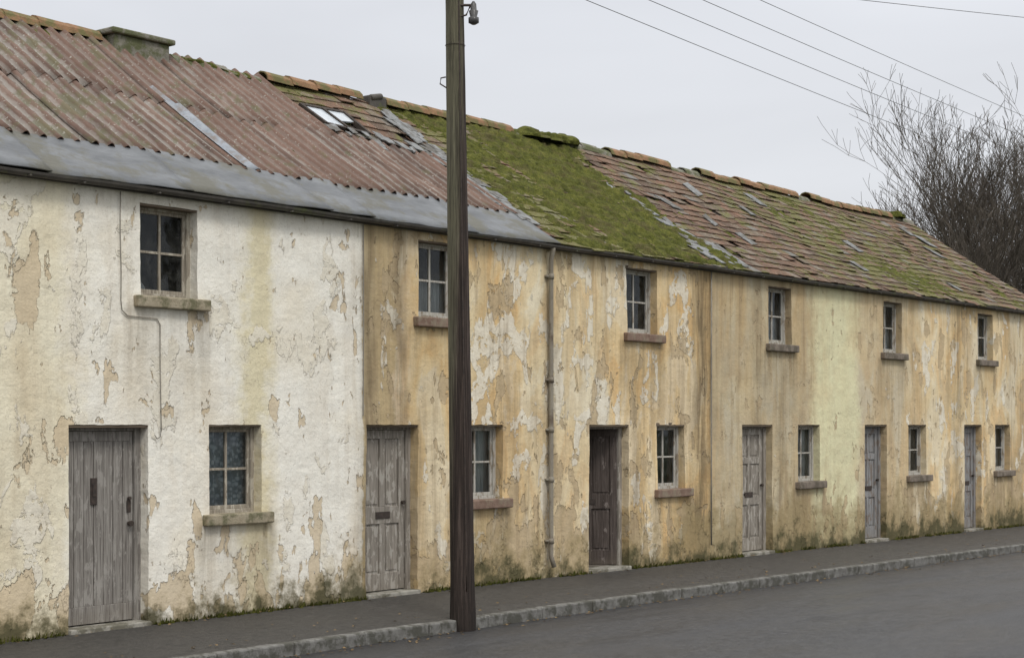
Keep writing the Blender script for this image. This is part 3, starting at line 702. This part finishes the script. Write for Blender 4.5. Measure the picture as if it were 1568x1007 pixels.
# ------------------------------------------------------------------ utility pole
def mat_pole():
    m=M('creosoted_pole',.8,.25); x,y,z=m.xyz()
    g=m.noise(10,7,.7,.4,sc=(3,3,.08)); g2=m.noise(40,3,.6,sc=(3,3,.05))
    brown=m.ramp(g,[(.3,(.016,.012,.010)),(.5,(.045,.032,.026)),(.7,(.12,.09,.075))])
    green=m.ramp(g,[(.3,(.07,.064,.042)),(.6,(.15,.14,.092)),(.75,(.23,.21,.15))])
    side=m.math('ADD',m.math('MULTIPLY',m.math('SUBTRACT',12.84,x),5.5),m.math('MULTIPLY',m.math('SUBTRACT',y,-2.08),5.5))
    zz=m.math('MULTIPLY',m.math('SUBTRACT',z,3.2),.22)
    f=m.math('ADD',m.math('ADD',side,zz),m.math('MULTIPLY',m.math('SUBTRACT',g,.5),1.2))
    col=m.mix(m.ramp(f,[(.15,0),(.75,1)]),brown,green)
    col=m.mix(m.math('MULTIPLY',m.thr(g2,.58,9),.65),col,(.012,.009,.007))
    low=m.math('MULTIPLY',m.math('SUBTRACT',.7,z),1.2,clamp=True); col=m.mix(m.math('MULTIPLY',low,.7),col,(.02,.016,.013))
    return m.fin(col,m.bump(m.math('ADD',g,g2),.016,1))
UP=empty('utility_pole'); pb=(12.86,-2.1)
def pc(z): return (pb[0]-.0085*z,pb[1]+.0105*z,z)
p=MB(); zs=[-.4+.22*k for k in range(48)]
p.tube([pc(z) for z in zs],[(.128-.0052*max(0,z)+.003*pn(z*3))*(1.06 if z<.15 else 1) for z in zs],20)
p.obj('pole_shaft',mat_pole(),UP,smooth=True)
rt=Vector((.625,-.78,0)); tw=Vector((-.78,-.625,0))
def pp(z,r,t=0): return tuple(Vector(pc(z))+rt*r+tw*t)
h=MB(); h.tube([pp(6.30,.05,.06),pp(6.30,.14,.06),pp(6.30,.18,.06)],.014,8)
h.tube([pp(6.18,.05,.06),pp(6.20,.12,.06),pp(6.29,.16,.06)],.010,8)
h.tube([pp(6.30,.18,.06),pp(6.27,.195,.06),pp(6.22,.195,.06)],.012,8)
h.tube([pp(5.45,-.08,.03),pp(5.5,-.16,.03),pp(5.56,-.15,.03),pp(5.57,-.10,.03)],.008,6)
h.tube([tuple(Vector(pc(5.9))+(rt*math.cos(a)+tw*math.sin(a))*(.133-.0052*5.9)) for a in [k*math.pi/12 for k in range(25)]],.003,5)
h.obj('pole_ironwork',M_IRON,UP)
ins=MB(); ins.tube([pp(z-.04,.195,.06) for z in (6.14,6.16,6.21,6.22,6.28,6.29,6.35,6.38)],[.02,.055,.055,.035,.05,.034,.03,.012],14)
ins.obj('insulator',mat_simple('brown_insulator',(.05,.05,.05),(.09,.085,.08),8,.3,bump=.001),UP,smooth=True)
cb=MB(); cb.tube([pp(z,.045,.118-.0052*z) for z in [0.3+.3*k for k in range(30)]],.008,6); cb.obj('earth_cable',M_IRON,UP,smooth=True)

M_WIRE=mat_simple('wire_grey',(.12,.12,.125),(.16,.16,.165),5,.6,bump=0)
UQ=empty('utility_pole'); q=MB(); q.tube([(74.6,13.95,-.5),(74.6,13.95,8),(74.6,13.95,15.6)],[.17,.14,.11],12); q.box(74.5,74.7,13.0,14.9,14.9,15.0); q.obj('pole_shaft',M_LINT,UQ,smooth=False)
UQ2=empty('utility_pole'); q=MB(); q.tube([(-14,4.2,-.5),(-14,4.2,6),(-14,4.2,11.9)],[.17,.14,.11],12); q.box(-14.06,-13.94,3.0,5.4,11.6,11.74); q.obj('pole_shaft',M_LINT,UQ2,smooth=False)
def wire(A,B,sag,par,r=.0095):
    w=MB(); A=Vector(A);B=Vector(B); n=40
    w.tube([tuple(A.lerp(B,k/n)-Vector((0,0,sag*4*(k/n)*(1-k/n)))) for k in range(n+1)],r,5); w.obj('overhead_wire',M_WIRE,par)
for F,N_ in (((74.5,13.9,12.6),(-14,5.15,11.76)),((74.5,13.9,13.5),(-14,4.5,11.76)),((74.5,13.9,14.3),(-14,3.9,11.76)),((74.5,13.9,15.2),(-14,3.25,11.76))):
    wire(N_,F,.25,UQ)
wire((10.0,14.0,10.9),(62,2.5,15.6),.2,UQ)

# ------------------------------------------------------------------ trees
M_BARK=mat_simple('bark',(.045,.038,.03),(.10,.085,.07),9,.9,bump=.01)
M_TWIG=mat_simple('twigs',(.06,.05,.04),(.12,.10,.08),5,.9,bump=.0)
M_HTWIG=mat_simple('hedge_twig',(.07,.052,.035),(.15,.11,.07),5,.9,bump=.0)
def tree(name,base,height,seed,stems=4,spread=.22,depth=6,minr=.006):
    rnd=random.Random(seed); T=empty(name); big=MB(); tw=MB()
    def grow(p,d,L,r,lv):
        n=4 if lv<3 else 3; pts=[p];rad=[r]; q=Vector(p); dd=Vector(d)
        if lv>=5: n=2
        for k in range(n):
            wob=.10+.03*lv
            dd=(dd+Vector((rnd.uniform(-wob,wob),rnd.uniform(-wob,wob),rnd.uniform(-wob*.4,wob)+.03))).normalized()
            q=q+dd*L/n; pts.append(q.copy()); rad.append(max(minr,r*(1-.45*(k+1)/n)))
        (big if lv<2 else tw).tube(pts,rad,7 if lv<2 else (4 if lv<4 else 3),cap=False)
        if lv>=depth: return
        nc=4 if lv==0 else rnd.choice((4,5,5))
        if lv>=3: nc=rnd.choice((3,4,4))
        if lv>=5: nc=3
        for c in range(nc):
            t=rnd.uniform(.2,1.0) if c else 1.0
            idx=min(n,max(1,int(round(t*n)))); pp_=pts[idx]
            ax=Vector((rnd.uniform(-1,1),rnd.uniform(-1,1),rnd.uniform(-.3,.6))).normalized()
            sp=rnd.uniform(.5,.95) if c else .25
            nd=(dd+ax*sp).normalized(); nd.z=nd.z*.8+.16; nd.normalize()
            grow(pp_,nd,L*rnd.uniform(.58,.8)*(.75 if lv==5 else 1),max(minr,rad[idx]*(.62 if c else .85)),lv+1)
    for s in range(stems):
        a=6.28*s/stems+rnd.uniform(-.4,.4)
        d=Vector((math.cos(a)*spread,math.sin(a)*spread,1)).normalized()
        b=Vector(base)+Vector((math.cos(a)*.25,math.sin(a)*.25,0)); grow(b,d,height*.36,height*.011,0)
    zs_=[v[2] for v in tw.v]; print(name,'height',max(zs_),'faces',len(tw.f))
    big.obj('trunk_and_limbs',M_BARK,T,smooth=True); tw.obj('twigs',M_TWIG,T)
    return T
tree('bare_tree',(48.6,6.4,-.3),11.9,3,5,.30,6)
tree('bare_tree',(52.5,7.2,-.3),11.2,11,4,.28,5)
# scrubby hedge just beyond the end gable
hd=MB(); rnd=random.Random(5)
def htop(x): return 5.0+.8*pn(x*.35,1)+.6*pn(x*1.3,4)
for k in range(9000):
    x=rnd.uniform(37.5,64); y=4.6+rnd.gauss(0,1.5)+(x-39)*.06
    top=htop(x)
    z0=rnd.uniform(-.3,top*.85); a=rnd.uniform(0,6.28); l=rnd.uniform(.4,1.1)
    p0=Vector((x,y,z0)); d=Vector((math.cos(a)*.5,math.sin(a)*.5,1)).normalized()
    p1=p0+d*l*.5; p2=p1+(d+Vector((rnd.uniform(-.4,.4),rnd.uniform(-.4,.4),.1))).normalized()*l*.5
    hd.tube([p0,p1,p2],[.014,.010,.005],3,cap=False)
HE=empty('hedge'); hd.obj('hedge_twigs',M_HTWIG,HE)
hl=MB()
for k in range(42000):
    x=rnd.uniform(37.5,64); y=4.8+rnd.gauss(0,1.3)+(x-39)*.06; top=htop(x)*.93
    z=rnd.uniform(-.3,top)
    if pn(x*1.5,y*1.5,z*1.5)<-.15: continue
    s=rnd.uniform(.03,.07); v=[Vector((rnd.uniform(-s,s),rnd.uniform(-s,s),rnd.uniform(-s,s))) for _ in range(3)]
    c=Vector((x,y,z)); hl.quad(*[tuple(c+q) for q in v])
hl.obj('hedge_leaves',mat_simple('hedge_leaf',(.07,.055,.03),(.14,.10,.06),2,.9,bump=0),HE)

# ------------------------------------------------------------------ sky and light
w=bpy.data.worlds.new('World'); scene.world=w; w.use_nodes=True; nt=w.node_tree; nt.nodes.clear()
out=nt.nodes.new('ShaderNodeOutputWorld'); bg=nt.nodes.new('ShaderNodeBackground'); bg.inputs[1].default_value=.1
sky=nt.nodes.new('ShaderNodeTexSky'); sky.sky_type='NISHITA'; sky.sun_disc=False; sky.sun_elevation=math.radians(50); sky.sun_rotation=math.radians(204)
tc=nt.nodes.new('ShaderNodeTexCoord'); sp=nt.nodes.new('ShaderNodeSeparateXYZ'); nt.links.new(tc.outputs['Generated'],sp.inputs[0])
cr=nt.nodes.new('ShaderNodeValToRGB'); nt.links.new(sp.outputs[2],cr.inputs[0])
cr.color_ramp.elements[0].position=0; cr.color_ramp.elements[0].color=(.385,.39,.40,1)
cr.color_ramp.elements[1].position=1; cr.color_ramp.elements[1].color=(1.0,1.0,1.0,1)
e=cr.color_ramp.elements.new(.3); e.color=(.395,.405,.43,1)
ns=nt.nodes.new('ShaderNodeTexNoise'); ns.inputs['Scale'].default_value=2.2; ns.inputs['Detail'].default_value=4; ns.inputs['Distortion'].default_value=.4
mp=nt.nodes.new('ShaderNodeMapping'); mp.inputs['Scale'].default_value=(1,1,3.5); nt.links.new(tc.outputs['Generated'],mp.inputs[0]); nt.links.new(mp.outputs[0],ns.inputs[0])
mr=nt.nodes.new('ShaderNodeMapRange'); mr.inputs[1].default_value=.3; mr.inputs[2].default_value=.7; mr.inputs[3].default_value=18.6; mr.inputs[4].default_value=21.8; nt.links.new(ns.outputs[0],mr.inputs[0])
vm=nt.nodes.new('ShaderNodeVectorMath'); vm.operation='SCALE'; nt.links.new(cr.outputs[0],vm.inputs[0]); nt.links.new(mr.outputs[0],vm.inputs['Scale'])
mx=nt.nodes.new('ShaderNodeMix'); mx.data_type='RGBA'; mx.inputs[0].default_value=.94
nt.links.new(sky.outputs[0],mx.inputs[6]); nt.links.new(vm.outputs[0],mx.inputs[7]); nt.links.new(mx.outputs[2],bg.inputs[0]); nt.links.new(bg.outputs[0],out.inputs[0])
sl=bpy.data.lights.new('sun','SUN'); sl.energy=1.45; sl.angle=math.radians(14); sl.color=(1,.97,.93)
so=bpy.data.objects.new('sun',sl); scene.collection.objects.link(so)
d=Vector((.30,.58,-.84)); so.rotation_euler=d.to_track_quat('-Z','Y').to_euler()

cam=bpy.data.cameras.new('camera'); co=bpy.data.objects.new('camera',cam); scene.collection.objects.link(co)
co.location=(0,-13.05,2.0); co.rotation_euler=(math.radians(90),0,math.radians(38.70-90)); cam.lens=57.63; cam.sensor_width=36; cam.shift_y=.0934; cam.clip_end=3000
scene.camera=co
scene.view_settings.view_transform='Standard'; scene.view_settings.look='None'; scene.view_settings.exposure=0
